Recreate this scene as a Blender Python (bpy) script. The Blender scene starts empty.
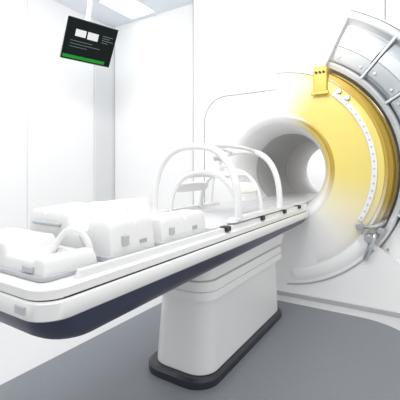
import bpy, bmesh, math, random
from mathutils import Vector, Matrix
random.seed(3)
S = bpy.context.scene
COL = S.collection
PI = math.pi
R_ = math.radians
S.view_settings.view_transform = 'Standard'
S.view_settings.look = 'None'

# ------------------------------------------------------------------ materials
def mat(name, col, rough=0.4, metal=0.0, var=0.03, scale=6.0, emit=None, es=1.0, coat=0.0, spec=0.5):
    m = bpy.data.materials.new(name); m.use_nodes = True
    nt = m.node_tree; b = nt.nodes['Principled BSDF']
    b.inputs['Roughness'].default_value = rough
    b.inputs['Metallic'].default_value = metal
    b.inputs['Specular IOR Level'].default_value = spec
    if coat: b.inputs['Coat Weight'].default_value = coat
    tc = nt.nodes.new('ShaderNodeTexCoord')
    nz = nt.nodes.new('ShaderNodeTexNoise'); nz.inputs['Scale'].default_value = scale
    nt.links.new(tc.outputs['Object'], nz.inputs['Vector'])
    mx = nt.nodes.new('ShaderNodeMix'); mx.data_type = 'RGBA'
    mx.inputs[6].default_value = (*[c*(1-var) for c in col], 1)
    mx.inputs[7].default_value = (*[min(1, c*(1+var)) for c in col], 1)
    nt.links.new(nz.outputs['Fac'], mx.inputs[0])
    nt.links.new(mx.outputs[2], b.inputs['Base Color'])
    if emit:
        b.inputs['Emission Color'].default_value = (*emit, 1)
        b.inputs['Emission Strength'].default_value = es
    return m

def blend_mat(name, white, col, ta, tb, ba, bb, rough, metal, scale=5, var=.06):
    """paint that runs from white to col round the bore axis (angle in degrees)"""
    m = mat(name, col, rough, 0, var, scale)
    nt = m.node_tree; b = nt.nodes['Principled BSDF']
    src = b.inputs['Base Color'].links[0].from_socket
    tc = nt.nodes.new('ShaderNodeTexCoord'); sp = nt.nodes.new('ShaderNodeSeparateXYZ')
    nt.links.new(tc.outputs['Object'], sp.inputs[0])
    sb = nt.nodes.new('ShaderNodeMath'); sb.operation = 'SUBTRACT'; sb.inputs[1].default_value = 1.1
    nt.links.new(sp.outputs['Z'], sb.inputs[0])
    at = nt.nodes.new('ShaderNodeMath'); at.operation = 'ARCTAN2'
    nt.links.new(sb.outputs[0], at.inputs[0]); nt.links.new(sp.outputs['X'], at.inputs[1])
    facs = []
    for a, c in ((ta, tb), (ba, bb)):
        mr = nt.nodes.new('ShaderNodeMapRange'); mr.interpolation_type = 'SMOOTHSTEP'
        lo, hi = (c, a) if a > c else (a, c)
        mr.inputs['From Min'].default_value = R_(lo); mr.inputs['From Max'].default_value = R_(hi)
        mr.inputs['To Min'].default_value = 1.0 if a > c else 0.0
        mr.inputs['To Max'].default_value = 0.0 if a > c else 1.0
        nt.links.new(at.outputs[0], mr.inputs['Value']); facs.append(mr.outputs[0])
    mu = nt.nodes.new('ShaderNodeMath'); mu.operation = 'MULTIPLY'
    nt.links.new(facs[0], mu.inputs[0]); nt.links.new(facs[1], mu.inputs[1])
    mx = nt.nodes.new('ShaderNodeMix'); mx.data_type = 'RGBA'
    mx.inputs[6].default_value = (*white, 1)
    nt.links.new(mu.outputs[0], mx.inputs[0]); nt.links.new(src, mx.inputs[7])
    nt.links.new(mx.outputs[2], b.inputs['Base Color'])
    if metal:
        mm = nt.nodes.new('ShaderNodeMath'); mm.operation = 'MULTIPLY'; mm.inputs[1].default_value = metal
        nt.links.new(mu.outputs[0], mm.inputs[0]); nt.links.new(mm.outputs[0], b.inputs['Metallic'])
    return m

WH = (.83, .83, .83)
CV = (.89, .89, .89)
M = dict(
    wall=mat('wall_paint', (.93, .93, .93), .6, var=.006, scale=2),
    ceil=mat('ceiling_paint', (.85, .89, .95), .7, var=.008),
    floor=mat('floor_vinyl', (.69, .69, .70), .45, var=.02, scale=14),
    matt=mat('mat_vinyl', (.222, .240, .265), .5, var=.05, scale=40),
    white=mat('white_plastic', WH, .25, var=.01),
    cover=mat('white_cover', CV, .4, var=.006),
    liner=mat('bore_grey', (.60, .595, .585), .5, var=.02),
    rear=mat('rear_wall_paint', (.85, .85, .86), .6, var=.01),
    grey=mat('seam_grey', (.42, .43, .45), .5),
    lgrey=mat('light_grey', (.50, .51, .53), .45),
    strip=mat('strip_grey', (.74, .75, .76), .5),
    navy=mat('navy_plastic', (.035, .04, .075), .35, var=.05),
    base=mat('black_base', (.025, .028, .04), .35),
    black=mat('black_rubber', (.02, .02, .025), .5),
    pad=mat('pad_vinyl', (.70, .70, .72), .5, var=.02),
    gold=mat('gold_lacquer', (.62, .45, .08), .3, .2, var=.1),
    brass=mat('brass', (.55, .40, .10), .3, .7),
    steel=mat('steel', (.50, .52, .54), .3, .8),
    screen=mat('screen_glass', (.006, .008, .008), .5, spec=.05, emit=(.004, .006, .006)),
    tile=mat('screen_white', (.6, .6, .6), .4, emit=(.4, .43, .43), es=.4),
    tline=mat('screen_text', (.12, .15, .15), .4, emit=(.10, .13, .13), es=.5, spec=.1),
    green=mat('screen_green', (.01, .16, .02), .4, emit=(.015, .26, .03), es=.5, spec=.1),
    lamp=mat('lamp_diffuser', (.85, .93, 1), .5, emit=(.74, .90, 1), es=1.5),
)
M['yellow'] = blend_mat('yellow_lacquer', CV, (.82, .68, .19), 92, 56, -60, 2, .25, .04, var=.05)
M['mouth'] = blend_mat('mouth_lacquer', CV, (.76, .60, .16), 84, 44, -44, 10, .3, .03, var=.05)
M['goldside'] = blend_mat('gold_cylinder', CV, (.42, .28, .035), 80, 58, -40, -12, .3, .3)
M['amber'] = blend_mat('amber_lip', CV, (.50, .34, .05), 80, 46, -44, 4, .3, .2)
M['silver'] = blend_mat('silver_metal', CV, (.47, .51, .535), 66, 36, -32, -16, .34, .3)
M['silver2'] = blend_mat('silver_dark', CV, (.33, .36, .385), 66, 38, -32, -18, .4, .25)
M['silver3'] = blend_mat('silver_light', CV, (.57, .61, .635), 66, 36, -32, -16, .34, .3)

# ------------------------------------------------------------------ helpers
def empty(name, loc, label, cat, group=None):
    o = bpy.data.objects.new(name, None); COL.objects.link(o); o.location = loc
    o.empty_display_size = .1
    o['label'] = label; o['category'] = cat
    if group: o['group'] = group
    return o
def rootloc(p):
    while p.parent: p = p.parent
    return Vector(p.location)
def fin(name, bm, m, parent=None, bevel=0, smooth=35, seg=3):
    bmesh.ops.remove_doubles(bm, verts=bm.verts, dist=1e-5)
    bmesh.ops.recalc_face_normals(bm, faces=bm.faces)
    if parent is not None:
        bmesh.ops.translate(bm, vec=-rootloc(parent), verts=bm.verts)
    me = bpy.data.meshes.new(name); bm.to_mesh(me); bm.free()
    me.materials.append(m)
    if smooth:
        me.shade_smooth(); me.set_sharp_from_angle(angle=R_(smooth))
    o = bpy.data.objects.new(name, me); COL.objects.link(o)
    if parent is not None: o.parent = parent
    if bevel:
        b = o.modifiers.new('bevel', 'BEVEL'); b.width = bevel; b.segments = seg
        b.limit_method = 'ANGLE'; b.angle_limit = R_(40); b.harden_normals = True
    return o
def tag(o, label, cat, group=None):
    o['label'] = label; o['category'] = cat
    if group: o['group'] = group
    return o
def recenter(o, loc):
    loc = Vector(loc); o.data.transform(Matrix.Translation(-loc)); o.location = loc; return o
def struct(o): o['kind'] = 'structure'; return o
def box(x0, x1, y0, y1, z0, z1, bm=None):
    bm = bm or bmesh.new()
    v = [bm.verts.new(p) for p in ((x0,y0,z0),(x1,y0,z0),(x1,y1,z0),(x0,y1,z0),(x0,y0,z1),(x1,y0,z1),(x1,y1,z1),(x0,y1,z1))]
    for f in ((0,1,2,3),(4,5,6,7),(0,1,5,4),(1,2,6,5),(2,3,7,6),(3,0,4,7)): bm.faces.new([v[i] for i in f])
    return bm
def rrect(x0, x1, y0, y1, r, n=7):
    pts = []
    for cx, cy, a in ((x1-r,y1-r,0),(x0+r,y1-r,90),(x0+r,y0+r,180),(x1-r,y0+r,270)):
        for i in range(n+1):
            t = R_(a+90*i/n); pts.append((cx+r*math.cos(t), cy+r*math.sin(t)))
    return pts
def loft(rings, bm=None, n=7, cap=True):
    """rings: (z,x0,x1,y0,y1,r)"""
    bm = bm or bmesh.new(); L = []
    for z, x0, x1, y0, y1, r in rings:
        L.append([bm.verts.new((p[0], p[1], z)) for p in rrect(x0, x1, y0, y1, r, n)])
    k = len(L[0])
    for a, b in zip(L, L[1:]):
        for i in range(k): bm.faces.new((a[i], a[(i+1)%k], b[(i+1)%k], b[i]))
    if cap: bm.faces.new(L[0]); bm.faces.new(L[-1])
    return bm
def tube(path, r, n=10, bm=None, caps=True, closed=False):
    bm = bm or bmesh.new(); P = [Vector(p) for p in path]; m = len(P); rings = []
    rr = r if isinstance(r, (list, tuple)) else [r]*m
    up = None
    for i, p in enumerate(P):
        if closed: t = P[(i+1)%m]-P[i-1]
        else: t = P[min(i+1,m-1)]-P[max(i-1,0)]
        t.normalize()
        if up is None:
            up = Vector((0,1,0)) if abs(t.y) < .9 else Vector((0,0,1))
        up = (up - t*up.dot(t)).normalized(); s = t.cross(up)
        rings.append([bm.verts.new(p+(up*math.cos(2*PI*j/n)+s*math.sin(2*PI*j/n))*rr[i]) for j in range(n)])
    prs = list(zip(rings, rings[1:])) + ([(rings[-1], rings[0])] if closed else [])
    for a, b in prs:
        for j in range(n): bm.faces.new((a[j], a[(j+1)%n], b[(j+1)%n], b[j]))
    if caps and not closed: bm.faces.new(rings[0]); bm.faces.new(rings[-1])
    return bm
def smoothpath(pts, sub=6):
    P = [Vector(p) for p in pts]; out = []
    for i in range(len(P)-1):
        p0, p1, p2, p3 = P[max(i-1,0)], P[i], P[i+1], P[min(i+2,len(P)-1)]
        for k in range(sub):
            t = k/sub
            out.append(.5*((2*p1)+(p2-p0)*t+(2*p0-5*p1+4*p2-p3)*t*t+(3*p1-p0-3*p2+p3)*t**3))
    out.append(P[-1]); return out
def prism(pts, y0, y1, bm=None):
    """polygon in XZ extruded along Y"""
    bm = bm or bmesh.new()
    a = [bm.verts.new((p[0], y0, p[1])) for p in pts]; b = [bm.verts.new((p[0], y1, p[1])) for p in pts]
    fa = bm.faces.new(a); fb = bm.faces.new(b); k = len(pts)
    for i in range(k): bm.faces.new((a[i], a[(i+1)%k], b[(i+1)%k], b[i]))
    bm.normal_update()
    if k > 20: bmesh.ops.triangulate(bm, faces=[fa, fb], ngon_method='EAR_CLIP')
    return bm
def sculpt(x0, x1, y0, y1, z0, hf, n=40, m=24, pu=8, pv=7):
    """moulded shell: hf(u,v) is the height over z0 (u, v in -1..1), rounded off at every side"""
    bm = bmesh.new(); G = []
    def sp(i, k):
        t = -1+2*i/k; return math.copysign(1-(1-abs(t))**2.2, t)
    for i in range(n+1):
        u = sp(i, n); row = []
        for j in range(m+1):
            v = sp(j, m)
            e = (max(0,1-abs(u)**pu)**.5)*(max(0,1-abs(v)**pv)**.5)
            row.append(bm.verts.new((x0+(x1-x0)*(u+1)/2, y0+(y1-y0)*(v+1)/2, z0+hf(u,v)*e)))
        G.append(row)
    for i in range(n):
        for j in range(m): bm.faces.new((G[i][j],G[i+1][j],G[i+1][j+1],G[i][j+1]))
    rim = [G[i][0] for i in range(n+1)]+[G[n][j] for j in range(1,m+1)]+[G[i][m] for i in range(n-1,-1,-1)]+[G[0][j] for j in range(m-1,0,-1)]
    bm.faces.new(rim)
    return bm
def ss(a, b, t):
    t = max(0, min(1, (t-a)/(b-a))); return t*t*(3-2*t)
CX, CZ, FY = -1.09, 1.10, 3.0
def pol(r, deg): return (CX+r*math.cos(R_(deg)), CZ+r*math.sin(R_(deg)))
def arc(r, a, b, n): return [pol(r, a+(b-a)*i/n) for i in range(n+1)]
def lathe(prof, a0=0, a1=360, n=72, closed=False, bm=None):
    """prof: (r,y), turned about the bore axis"""
    bm = bm or bmesh.new(); full = abs(a1-a0) >= 360
    steps = n if full else n+1; R = []
    for i in range(steps):
        a = a0+(a1-a0)*i/n
        R.append([bm.verts.new((CX+r*math.cos(R_(a)), y, CZ+r*math.sin(R_(a)))) for r, y in prof])
    m = len(prof); pr = [(i, (i+1)%steps) for i in range(steps if full else steps-1)]
    for i, j in pr:
        for k in range(m if closed else m-1):
            l = (k+1) % m
            bm.faces.new((R[i][k], R[j][k], R[j][l], R[i][l]))
    if closed and not full: bm.faces.new(R[0]); bm.faces.new(R[-1])
    return bm
def cyl(p, q, r, n=14, bm=None): return tube([p, q], r, n, bm)

# ------------------------------------------------------------------ setting
H = 2.9; XL = -3.3; YB = 3.16
struct(fin('floor', box(-3.5, 1.6, -1.5, 6.2, -.05, 0), M['floor'], smooth=0))
struct(fin('ceiling', box(-3.5, 1.6, -1.5, 3.3, H, H+.05), M['ceil'], smooth=0))
struct(fin('wall_left', box(XL-.05, XL, -1.5, YB+.05, 0, H), M['wall'], smooth=0))
struct(fin('wall_back_left', box(XL, -1.966, YB, YB+.05, 0, H), M['wall'], smooth=0))
struct(fin('wall_rear', box(-3.5, 1.6, 6.15, 6.2, 0, H), M['rear'], smooth=0))
rc = .24
RB = .50
RO = 1.42
AT = 64          # the cutaway starts here
corner = [(-1.84+rc-rc*math.cos(R_(t)), 1.82-rc+rc*math.sin(R_(t))) for t in range(0, 91, 9)]
wp = [(-1.966,0),(-1.84,0)] + corner + [(CX,1.82)] + arc(RO, 90, 0, 36) + [(CX+RO,0),(1.5,0),(1.5,H),(-1.966,H)]
struct(fin('wall_back', prism(wp, FY, FY+.17), M['wall'], smooth=0))
struct(fin('trim_1', box(XL, XL+.03, 2.86, YB, 0, H), M['strip'], bevel=.006))
struct(fin('trim_2', box(XL, XL+.003, 2.02, 2.028, 0, H), M['strip'], smooth=0))
struct(fin('trim_3', box(-1.974, -1.966, FY-.004, FY+.01, 0, H), M['grey'], smooth=0))
struct(fin('trim_4', box(-.230, -.224, FY-.004, FY, 2.24, H), M['base'], smooth=0))
struct(fin('trim_5', box(-3.262, -3.256, YB-.003, YB, 0, H), M['grey'], smooth=0))
struct(fin('baseboard_left', box(XL, XL+.012, -1.5, 2.86, 0, .08), M['strip'], smooth=0))
struct(fin('baseboard_back', box(-1.966, 1.5, FY-.012, FY, 0, .03), M['grey'], smooth=0))

mb = loft([(0,-1.81,0.02,-1.2,2.84,.4),(.005,-1.81,0.02,-1.2,2.84,.4)], n=14)
tag(fin('floor_mat', mb, M['matt'], smooth=30), 'blue-grey vinyl floor mat spread under the patient table', 'floor mat')

# ------------------------------------------------------------------ scanner
sc = empty('mri_scanner', (CX, FY, 0), 'large white ring scanner with cutaway showing yellow and silver inside', 'mri scanner')
A0, A1 = 90, -65
c2 = [(-1.832+rc-rc*math.cos(R_(t)), 1.812-rc+rc*math.sin(R_(t))) for t in range(0, 91, 9)]
AB = -36
cp = [(-1.832,.035)] + c2 + [(CX,1.812)] + [pol(RB,90)] + arc(RB, 95, 295, 44) + [pol(.86,-65)] + arc(.86,-60,AB,8) + [pol(1.62,AB)] + [(.36,.09),(.36,.035)]
fin('front_cover', prism(cp, FY, FY+.03), M['cover'], sc, smooth=0)
seam = [(-1.836,.035)] + [(x-.004, z+.004) for x, z in c2] + [(CX-.1,1.816)]
fin('cover_seam', tube([(x, FY+.001, z) for x, z in seam], .006, 8), M['grey'], sc)
r3 = .21
c3 = [(-1.80+r3-r3*math.cos(R_(t)), 1.78-r3+r3*math.sin(R_(t))) for t in range(0, 91, 9)]
fin('cover_step', tube([(x, FY+.002, z) for x, z in [(-1.80,.035)]+c3+[(CX-.12,1.78)]], .008, 8), M['cover'], sc)
fin('entry_flare', lathe([(.502,FY+.0),(.485,FY+.002),(.465,FY+.010),(.445,FY+.028),(.425,FY+.06)]), M['mouth'], sc, smooth=60)
fin('entry_funnel', lathe([(.425,FY+.06),(.402,FY+.12),(.38,FY+.21),(.364,FY+.32),(.358,FY+.4)]), M['cover'], sc, smooth=60)
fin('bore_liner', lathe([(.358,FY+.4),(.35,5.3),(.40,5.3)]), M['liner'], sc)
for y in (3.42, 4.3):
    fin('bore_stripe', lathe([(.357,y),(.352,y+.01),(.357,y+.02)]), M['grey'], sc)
# yellow sector
fin('yellow_ring', lathe([(RB,FY),(.80,FY),(.85,FY+.004),(.86,FY+.012),(.86,FY+.06),(RB,FY+.06)], A1, A0, 60, True), M['yellow'], sc)
fin('inner_lip', lathe([(.462,FY+.008),(.475,FY-.004),(.490,FY-.005),(.50,FY)], -55, 80, 50), M['amber'], sc, smooth=60)
fin('cover_segment', lathe([(.862,FY),(RO,FY),(RO,FY+.04),(.862,FY+.04)], AT, 90, 16, True), M['cover'], sc)
band = fin('rim_band', lathe([(.772,FY-.0),(.772,FY-.018),(.812,FY-.018),(.812,FY)], -30, 52, 40, True), M['white'], sc, bevel=.004)
for i in range(20):
    x, z = pol(.792, -28+78*i/19)
    fin('bolt', cyl((x,FY-.019,z),(x,FY-.025,z),.007,10), M['steel'], band)
fin('coil_cylinder', lathe([(.855,FY+.03),(.875,FY+.03),(.915,FY+.045),(.928,FY+.07),(.928,FY+.75)], -60, 80, 60), M['goldside'], sc)
fin('stepped_rim', lathe([(.862,FY+.012),(.882,FY+.012),(.885,FY+.016),(.885,FY+.04),(.862,FY+.04)], -50, 62, 50, True), M['amber'], sc)
for y in (3.12, 3.22, 3.42, 3.6):
    fin('cylinder_hoop', lathe([(.925,y),(.942,y),(.942,y+.03),(.925,y+.03)], -45, 62, 44, True), M['goldside'], sc)
tb = fin('terminal_box', box(-.755,-.645,FY-.035,FY+.10,1.72,1.955), M['gold'], sc, bevel=.010)
for k in range(3):
    fin('socket', cyl((-.73+.03*k,FY-.036,1.905),(-.73+.03*k,FY-.052,1.905),.009), M['black'], tb)
fin('lug', box(-.77,-.63,FY-.05,FY-.03,1.72,1.75), M['brass'], tb, bevel=.004)
for a in (50, 44):
    x, z = pol(.83, a)
    fin('ring_clamp', cyl((x,FY-.03,z),(x,FY,z),.022,14), M['steel'], sc, bevel=.004)
# silver magnet housing: layered curved panels between radial ribs
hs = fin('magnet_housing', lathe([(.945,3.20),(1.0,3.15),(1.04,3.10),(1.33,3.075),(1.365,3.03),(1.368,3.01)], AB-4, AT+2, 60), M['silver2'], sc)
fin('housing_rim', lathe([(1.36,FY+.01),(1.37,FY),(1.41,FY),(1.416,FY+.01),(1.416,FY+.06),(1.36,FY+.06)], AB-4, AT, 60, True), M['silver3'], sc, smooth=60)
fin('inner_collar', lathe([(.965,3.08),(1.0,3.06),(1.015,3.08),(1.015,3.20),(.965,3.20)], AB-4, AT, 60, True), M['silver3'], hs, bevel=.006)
angs = [-38,-20,-2,15,31,47,AT]
for i, a in enumerate(angs[1:-1]):
    bm = bmesh.new()
    d = Vector((math.cos(R_(a)),0,math.sin(R_(a)))); n = Vector((-d.z,0,d.x)); c = Vector((CX,0,CZ))
    vs = []
    for r, y0 in ((1.0,3.05),(1.37,3.0)):
        for w in (-.010,.010):
            for y in (y0, 3.16): vs.append(bm.verts.new(c+d*r+n*w+Vector((0,y,0))))
    bmesh.ops.convex_hull(bm, input=vs)
    fin('rib', bm, M['silver3'], hs, bevel=.006)
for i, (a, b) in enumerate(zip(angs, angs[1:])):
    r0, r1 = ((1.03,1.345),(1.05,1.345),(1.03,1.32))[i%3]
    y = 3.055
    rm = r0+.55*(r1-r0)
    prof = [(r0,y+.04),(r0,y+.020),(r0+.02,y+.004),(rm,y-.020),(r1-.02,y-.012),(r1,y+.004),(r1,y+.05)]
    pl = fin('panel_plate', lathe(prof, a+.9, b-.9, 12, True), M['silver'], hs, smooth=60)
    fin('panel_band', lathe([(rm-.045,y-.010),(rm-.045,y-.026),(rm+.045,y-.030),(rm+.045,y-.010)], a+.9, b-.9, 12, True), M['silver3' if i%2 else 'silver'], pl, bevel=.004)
    for aa in (a+3.2, b-3.2):
        x, z = pol(r0+.04, aa)
        fin('plate_bolt', cyl((x,y-.018,z),(x,y+.01,z),.010,10), M['steel'], pl)
fin('pipe', tube(smoothpath([(-.285,3.15,.64),(-.285,3.02,.63),(-.30,2.96,.59),(-.33,2.94,.50),(-.36,2.97,.42),(-.36,3.03,.41)]), .020), M['steel'], sc)
fin('pipe', tube(smoothpath([(-.23,3.10,.72),(-.24,2.99,.70),(-.29,2.95,.67),(-.36,2.96,.66),(-.40,3.03,.66)]), .014), M['steel'], sc)
fin('valve', cyl((-.33,2.90,.58),(-.33,3.0,.58),.032,18), M['steel'], sc, bevel=.006)
fin('valve', cyl((-.25,2.93,.64),(-.25,3.05,.64),.026,18), M['steel'], sc, bevel=.006)
fin('valve', cyl((-.40,2.95,.66),(-.40,3.02,.66),.028,18), M['steel'], sc, bevel=.006)
fin('lower_seam', tube([(pol(1.0,a)[0], FY-.001, pol(1.0,a)[1]) for a in range(-84,-37,2)], .007, 8), M['grey'], sc)
fin('lower_ring', lathe([(.87,FY),(.885,FY-.012),(.94,FY-.014),(.97,FY)], -80,-40,24), M['cover'], sc, smooth=60)

# ------------------------------------------------------------------ table
tb0 = empty('patient_table', (CX, 2.0, .005), 'long white patient table on a pedestal running into the scanner bore', 'patient table')
fin('base', loft([(.005,-1.305,-.875,1.445,2.64,.13),(.040,-1.305,-.875,1.445,2.64,.13),(.052,-1.29,-.89,1.46,2.625,.12)]), M['base'], tb0)
fin('pedestal', loft([(.052,-1.268,-.898,1.487,2.60,.11),(.39,-1.248,-.916,1.507,2.61,.11),(.43,-1.255,-.91,1.50,2.62,.11)]), M['white'], tb0, bevel=.006)
fin('pedestal_collar', loft([(.435,-1.278,-.888,1.48,2.66,.11),(.475,-1.276,-.89,1.482,2.66,.11),(.478,-1.266,-.90,1.490,2.65,.108),(.481,-1.276,-.89,1.482,2.66,.11),(.528,-1.272,-.894,1.485,2.66,.11)]), M['white'], tb0)
fin('pedestal_top', loft([(.525,-1.258,-.907,1.497,2.70,.10),(.67,-1.268,-.89,1.487,2.77,.10)]), M['white'], tb0)
fin('pedestal_seam', loft([(.4285,-1.25,-.913,1.505,2.612,.105),(.4365,-1.25,-.913,1.505,2.612,.105)]), M['grey'], tb0)
fin('pedestal_seam', loft([(.527,-1.262,-.902,1.494,2.70,.103),(.534,-1.260,-.904,1.496,2.70,.103)]), M['grey'], tb0)
ub = bmesh.new()
rows = [(.592,-1.27,-.91,.72,2.93,.09),(.598,-1.30,-.875,.66,2.95,.10),(.612,-1.335,-.842,.615,2.96,.10),(.64,-1.365,-.815,.575,2.97,.10),(.685,-1.385,-.796,.543,2.98,.09),(.716,-1.391,-.789,.531,2.98,.085)]
loft(rows, ub)
for v in ub.verts:      # the hull gets shallower towards the scanner
    v.co.z = .716-(.716-v.co.z)*(1-.38*ss(.8,2.6,v.co.y))
fin('underside', ub, M['navy'], tb0, smooth=60)
fin('frame', loft([(.710,-1.395,-.785,.525,2.985,.08),(.715,-1.40,-.78,.52,2.985,.08),(.757,-1.40,-.78,.52,2.985,.08),(.762,-1.395,-.785,.525,2.985,.08)]), M['white'], tb0, smooth=50)
fin('gap_strip', loft([(.760,-1.391,-.789,.529,2.97,.076),(.767,-1.391,-.789,.529,2.97,.076)]), M['black'], tb0)
fin('cradle', loft([(.766,-1.39,-.79,.525,3.0,.075),(.79,-1.39,-.79,.525,3.0,.075),(.797,-1.38,-.80,.535,2.995,.07)]), M['white'], tb0, smooth=50)
fin('cradle_extension', box(-1.31,-.87,2.9,4.2,.80,.826), M['white'], tb0, bevel=.006)
for x in (-1.365, -.815):
    fin('side_rail', loft([(.797,x-.013,x+.013,.64,2.98,.012),(.818,x-.010,x+.010,.65,2.97,.009)]), M['white'], tb0)
for y in (1.5, 1.95, 2.35, 2.7):
    fin('rail_clip', box(-.832,-.79,y,y+.045,.80,.824), M['black'], tb0, bevel=.003)
fin('end_latch', loft([(.728,-.90,-.855,.514,.53,.006),(.748,-.90,-.855,.514,.53,.006)]), M['lgrey'], tb0)

pm = loft([(.798,-1.33,-.85,1.46,2.88,.05),(.815,-1.335,-.845,1.455,2.885,.05),(.828,-1.32,-.86,1.47,2.87,.05)])
o = fin('mattress', pm, M['pad'], None, smooth=50); recenter(o, (CX,2.17,.798))
tag(o, 'thin pale mattress on the table beneath the arched coil frame', 'mattress')

# ------------------------------------------------------------------ things on the table
def arch(y, half, z0, z1, n=40, p=2.6, cx=CX, dy=0):
    pts = []
    for i in range(n+1):
        t = PI*i/n; c, s = math.cos(t), math.sin(t)
        pts.append((cx-half*math.copysign(abs(c)**(2/p), c), y+dy*s, z0+(z1-z0)*abs(s)**(2/p)))
    return pts
cf = empty('coil_frame', (CX, 2.0, .828), 'white frame of rounded hoops arching over the table mattress', 'coil frame')
fin('hoop', tube(arch(1.66,.285,.84,1.235), .020, 14), M['white'], cf)
fin('hoop', tube(arch(2.32,.275,.84,1.235), .020, 14), M['white'], cf)
for x in (-1.18, -1.00):
    fin('crossbar', tube(smoothpath([(x,1.66,1.230),(x,1.80,1.244),(x,2.0,1.248),(x,2.18,1.244),(x,2.32,1.230)]), .013, 12), M['white'], cf)
for x in (-1.355, -.825):
    fin('foot_rail', loft([(.829,x-.026,x+.026,1.6,2.42,.022),(.850,x-.022,x+.022,1.61,2.41,.018)]), M['white'], cf)
# small coil inside the hoops
fin('inner_hoop', tube(arch(1.76,.235,.84,1.085,p=2.3), .015, 12), M['white'], cf)
fin('inner_hoop', tube(arch(2.10,.225,.84,1.10,p=2.3), .015, 12), M['white'], cf)
def shell(y0, y1, rx, z0, rz, th, a=48, a2=None, n=24, m=8):
    bm = bmesh.new(); top = []; bot = []
    a2 = 180-a if a2 is None else a2
    for j in range(m+1):
        v = -1+2*j/m; y = y0+(y1-y0)*j/m; e = 3*abs(v)**3
        rt = []; rb = []
        for i in range(n+1):
            t = R_(a+e+(a2-a-2*e)*i/n); dz = -.008*v*v
            rt.append(bm.verts.new((CX+rx*math.cos(t), y, z0+rz*math.sin(t)+dz)))
            rb.append(bm.verts.new((CX+(rx-th)*math.cos(t), y, z0+(rz-th)*math.sin(t)+dz)))
        top.append(rt); bot.append(rb)
    for j in range(m):
        for i in range(n):
            bm.faces.new((top[j][i],top[j][i+1],top[j+1][i+1],top[j+1][i]))
            bm.faces.new((bot[j][i],bot[j][i+1],bot[j+1][i+1],bot[j+1][i]))
        for i in (0,n): bm.faces.new((top[j][i],top[j+1][i],bot[j+1][i],bot[j][i]))
    for j in (0,m):
        for i in range(n): bm.faces.new((top[j][i],top[j][i+1],bot[j][i+1],bot[j][i]))
    return bm
for a, b in ((28,44),(58,72),(108,122),(136,152)):
    fin('curved_bar', shell(1.75,2.12,.245,.84,.27,.020,a,b,n=10), M['white'], cf, bevel=.005, smooth=50)
fin('bracket', loft([(1.085,CX-.05,CX+.05,1.88,2.02,.02),(1.125,CX-.045,CX+.045,1.885,2.015,.02)]), M['white'], cf, bevel=.005)
fin('bracket_bar', tube([(CX-.09,1.95,1.10),(CX+.09,1.95,1.10)], .012, 10), M['white'], cf)
fin('hanger', tube([(CX,1.95,1.240),(CX,1.95,1.12)], .014, 10), M['white'], cf)
fin('hanger_bar', tube([(-1.18,1.95,1.248),(-1.00,1.95,1.248)], .012, 10), M['white'], cf)
fin('knob', cyl((CX-.026,1.95,1.18),(CX+.026,1.95,1.18),.024,16), M['lgrey'], cf, bevel=.005)

ca = empty('leg_coil', (CX, .91, .797), 'tall white contoured coil block between the flat end box and the low coil', 'coil')
def hA(u, v):
    h = .138 - .066*ss(-.02,.08,u) + .048*ss(.42,.56,u) - .008*ss(.8,1,u)
    h -= .016*math.exp(-((v-.1)/.03)**2)*ss(.06,.12,u)
    h -= .012*math.exp(-((u+.55)/.025)**2)
    h -= .028*ss(-.86,-.83,u)*(1-ss(-.27,-.24,u))*(1-ss(.42,.48,abs(v)))
    return h + .006*v
fin('body', sculpt(-1.318,-.858,.815,1.035,.815,hA, 110, 50, 40, 30), M['white'], ca, smooth=40)
fin('base_plate', loft([(.798,-1.33,-.845,.80,1.045,.03),(.816,-1.33,-.845,.80,1.045,.03)]), M['lgrey'], ca, bevel=.004)
fin('grip', tube(smoothpath([(-1.27,.83,.895),(-1.265,.805,.90),(-1.2,.798,.902),(-1.13,.805,.90),(-1.125,.83,.895)]), .008, 10), M['lgrey'], ca)
fin('latch', box(-.866,-.850,.865,.895,.84,.876), M['lgrey'], ca, bevel=.004)
fin('badge', box(-.864,-.855,.955,.99,.836,.850), M['grey'], ca)
fin('cable', tube(smoothpath([(-1.0,.83,.88),(-.99,.80,.88),(-.965,.79,.86),(-.93,.785,.82),(-.90,.79,.805)]), .006, 8), M['lgrey'], ca)
cb = empty('low_coil', (CX, 1.25, .797), 'low white coil block with dipped centre right before the arched hoops', 'coil')
def hB(u, v):
    h = .048 + .090*(1-ss(-.54,-.40,u)) + .048*ss(.42,.56,u)
    h -= .018*math.exp(-(v/.028)**2)
    h -= .010*math.exp(-((u+.12)/.03)**2)
    h -= .022*ss(.66,.70,u)*(1-ss(.86,.89,u))*(1-ss(.22,.26,abs(abs(v)-.5)))
    h -= .028*ss(-.92,-.89,u)*(1-ss(-.70,-.67,u))*(1-ss(.24,.28,abs(abs(v)-.5)))
    return h
fin('body', sculpt(-1.315,-.858,1.085,1.415,.815,hB, 110, 64, 40, 34), M['white'], cb, smooth=40)
fin('base_plate', loft([(.798,-1.33,-.845,1.065,1.43,.03),(.816,-1.33,-.845,1.065,1.43,.03)]), M['lgrey'], cb, bevel=.004)
fin('badge', box(-.864,-.855,1.30,1.335,.836,.852), M['grey'], cb)
fin('latch', box(-.866,-.850,1.13,1.16,.836,.868), M['lgrey'], cb, bevel=.004)
fin('cable', tube(smoothpath([(-1.05,1.10,.86),(-1.0,1.16,.874),(-.98,1.27,.864),(-1.02,1.36,.870),(-1.04,1.43,.85),(-1.03,1.44,.83)]), .007, 8), M['lgrey'], cb)
cc = empty('head_coil_base', (CX, .66, .797), 'flat white box at the near end of the table with curved hose', 'coil')
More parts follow.
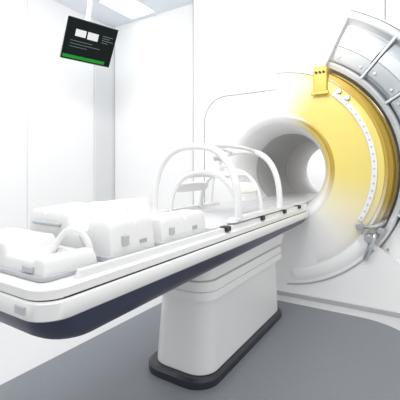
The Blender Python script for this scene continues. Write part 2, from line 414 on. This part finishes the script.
def hC(u, v):
    h = .036 + .036*(1-ss(.12,.20,u)) + .010*ss(.76,.82,u)
    h -= .012*math.exp(-((v+.05)/.04)**2)*(1-ss(.0,.1,u))
    h -= .014*ss(.30,.34,u)*(1-ss(.64,.68,u))*(1-ss(.48,.54,abs(v)))
    return h
fin('body', sculpt(-1.325,-.856,.572,.755,.811,hC, 110, 44, 40, 28), M['white'], cc, smooth=40)
fin('base_plate', loft([(.798,-1.34,-.845,.56,.765,.03),(.812,-1.34,-.845,.56,.765,.03)]), M['lgrey'], cc, bevel=.004)
fin('latch', box(-.95,-.90,.565,.578,.816,.832), M['lgrey'], cc, bevel=.003)
fin('hose', tube(smoothpath([(-1.0,.70,.84),(-.985,.715,.88),(-.955,.73,.908),(-.915,.745,.898),(-.892,.755,.86),(-.885,.757,.81)]), .010, 10), M['white'], cc)

# ------------------------------------------------------------------ monitor
th = R_(32.2); Rv = Vector((math.cos(th),math.sin(th),0)); Fv = Vector((-math.sin(th),math.cos(th),0))
W = (Rv*math.cos(R_(42))+Fv*math.sin(R_(42))).normalized()
n0 = (Rv*math.sin(R_(42))-Fv*math.cos(R_(42))).normalized()
tilt = R_(32)
D = (-n0*math.sin(tilt)+Vector((0,0,-1))*math.cos(tilt)).normalized()   # down the screen
N = W.cross(-D).normalized()
if N.dot(n0) < 0: N = -N
C0 = Vector((-2.54,2.16,2.25))
mo = empty('monitor', (C0.x,C0.y,H), 'tilted flat monitor with dark screen hanging from the ceiling', 'monitor')
def mbox(u0,u1,v0,v1,w0,w1):
    bx = box(u0,u1,v0,v1,w0,w1)
    for v in bx.verts:
        p = v.co.copy(); v.co = C0+W*p.x-D*p.y+N*p.z
    return bx
hw, hh = .235, .182
fin('housing', mbox(-hw,hw,-hh,hh,-.04,-.008), M['lgrey'], mo, bevel=.006)
fin('bezel', mbox(-hw,hw,-hh,hh,-.008,0), M['black'], mo, bevel=.003)
sr = fin('screen', mbox(-hw+.006,hw-.006,-hh+.010,hh-.006,0,.003), M['screen'], mo, smooth=0)
fin('image_tile', mbox(-.15,-.055,.035,.095,.003,.0045), M['tile'], sr, smooth=0)
fin('image_tile', mbox(-.04,.06,.03,.095,.003,.0045), M['tile'], sr, smooth=0)
fin('green_bar', mbox(-hw+.012,hw-.06,-hh+.018,-hh+.046,.003,.0045), M['green'], sr, smooth=0)
for i in range(3):
    fin('text_line', mbox(-.18,-.18+[.2,.28,.16][i],-.01-.026*i,-.006-.026*i,.003,.0042), M['tline'], sr, smooth=0)
for i in range(4):
    fin('text_line', mbox(.10,.10+[.10,.07,.11,.06][i],.09-.02*i,.095-.02*i,.003,.0042), M['tline'], sr, smooth=0)
pc = C0-N*.06
fin('mount_arm', tube([(C0.x,C0.y,H),(C0.x,C0.y,2.62),pc+Vector((0,0,.18)),pc], .022, 10), M['white'], mo)
fin('mount_plate', mbox(-.07,.07,-.07,.07,-.065,-.04), M['lgrey'], mo, bevel=.004)
fin('ceiling_plate', cyl((C0.x,C0.y,H-.015),(C0.x,C0.y,H),.07,20), M['white'], mo)

# ------------------------------------------------------------------ lights
def clight(x, y, w, l, label):
    t = empty('ceiling_light', (x,y,H), label, 'ceiling light')
    fin('frame', loft([(H-.008,x-w/2-.015,x+w/2+.015,y-l/2-.015,y+l/2+.015,.02),(H,x-w/2-.015,x+w/2+.015,y-l/2-.015,y+l/2+.015,.02)]), M['white'], t)
    fin('diffuser', loft([(H-.011,x-w/2,x+w/2,y-l/2,y+l/2,.015),(H-.007,x-w/2,x+w/2,y-l/2,y+l/2,.015)]), M['lamp'], t)
clight(-2.72, 2.83, .35, .5, 'rectangular ceiling light beyond the monitor by the corner')
def area(loc, sx, sy, e, rot=(0,0,0), col=(1,1,1), name='lamp'):
    l = bpy.data.lights.new(name, 'AREA'); l.shape = 'RECTANGLE'; l.size = sx; l.size_y = sy; l.energy = e; l.color = col
    o = bpy.data.objects.new(name, l); COL.objects.link(o); o.location = loc; o.rotation_euler = rot
def aim(a, b): return (Vector(b)-Vector(a)).to_track_quat('-Z','Y').to_euler()
area((-2.5,1.2,2.85), .6, 1.4, 11)
area((-.5,1.8,2.85), .6, 1.2, 12, col=(1,.985,.96))
p = (-1.3,.4,2.8); area(p, .8, .5, 25, aim(p, (-2.8,3.0,1.7)), (1,.985,.96))      # added wash with no fixture, brightens the left corner walls
p = (-.2,.6,2.8); area(p, .8, .5, 17, aim(p, (-1.4,3.0,1.8)), (1,.985,.96))       # second added wash, out of view, brightens the scanner front
area((-1.1,5.6,2.4), 1.5, .6, 30)  # added behind the scanner so the far bore opening looks bright
w = bpy.data.worlds.new('world'); S.world = w; w.use_nodes = True
w.node_tree.nodes['Background'].inputs['Color'].default_value = (1,.995,.985,1)
w.node_tree.nodes['Background'].inputs['Strength'].default_value = .98

# ------------------------------------------------------------------ camera
cam = bpy.data.cameras.new('camera'); co = bpy.data.objects.new('camera', cam); COL.objects.link(co)
cam.sensor_width = 36; cam.lens = 31.5; cam.shift_y = -.075; cam.clip_start = .02
co.location = (0,0,1.1); co.rotation_euler = (PI/2,0,th)
S.camera = co
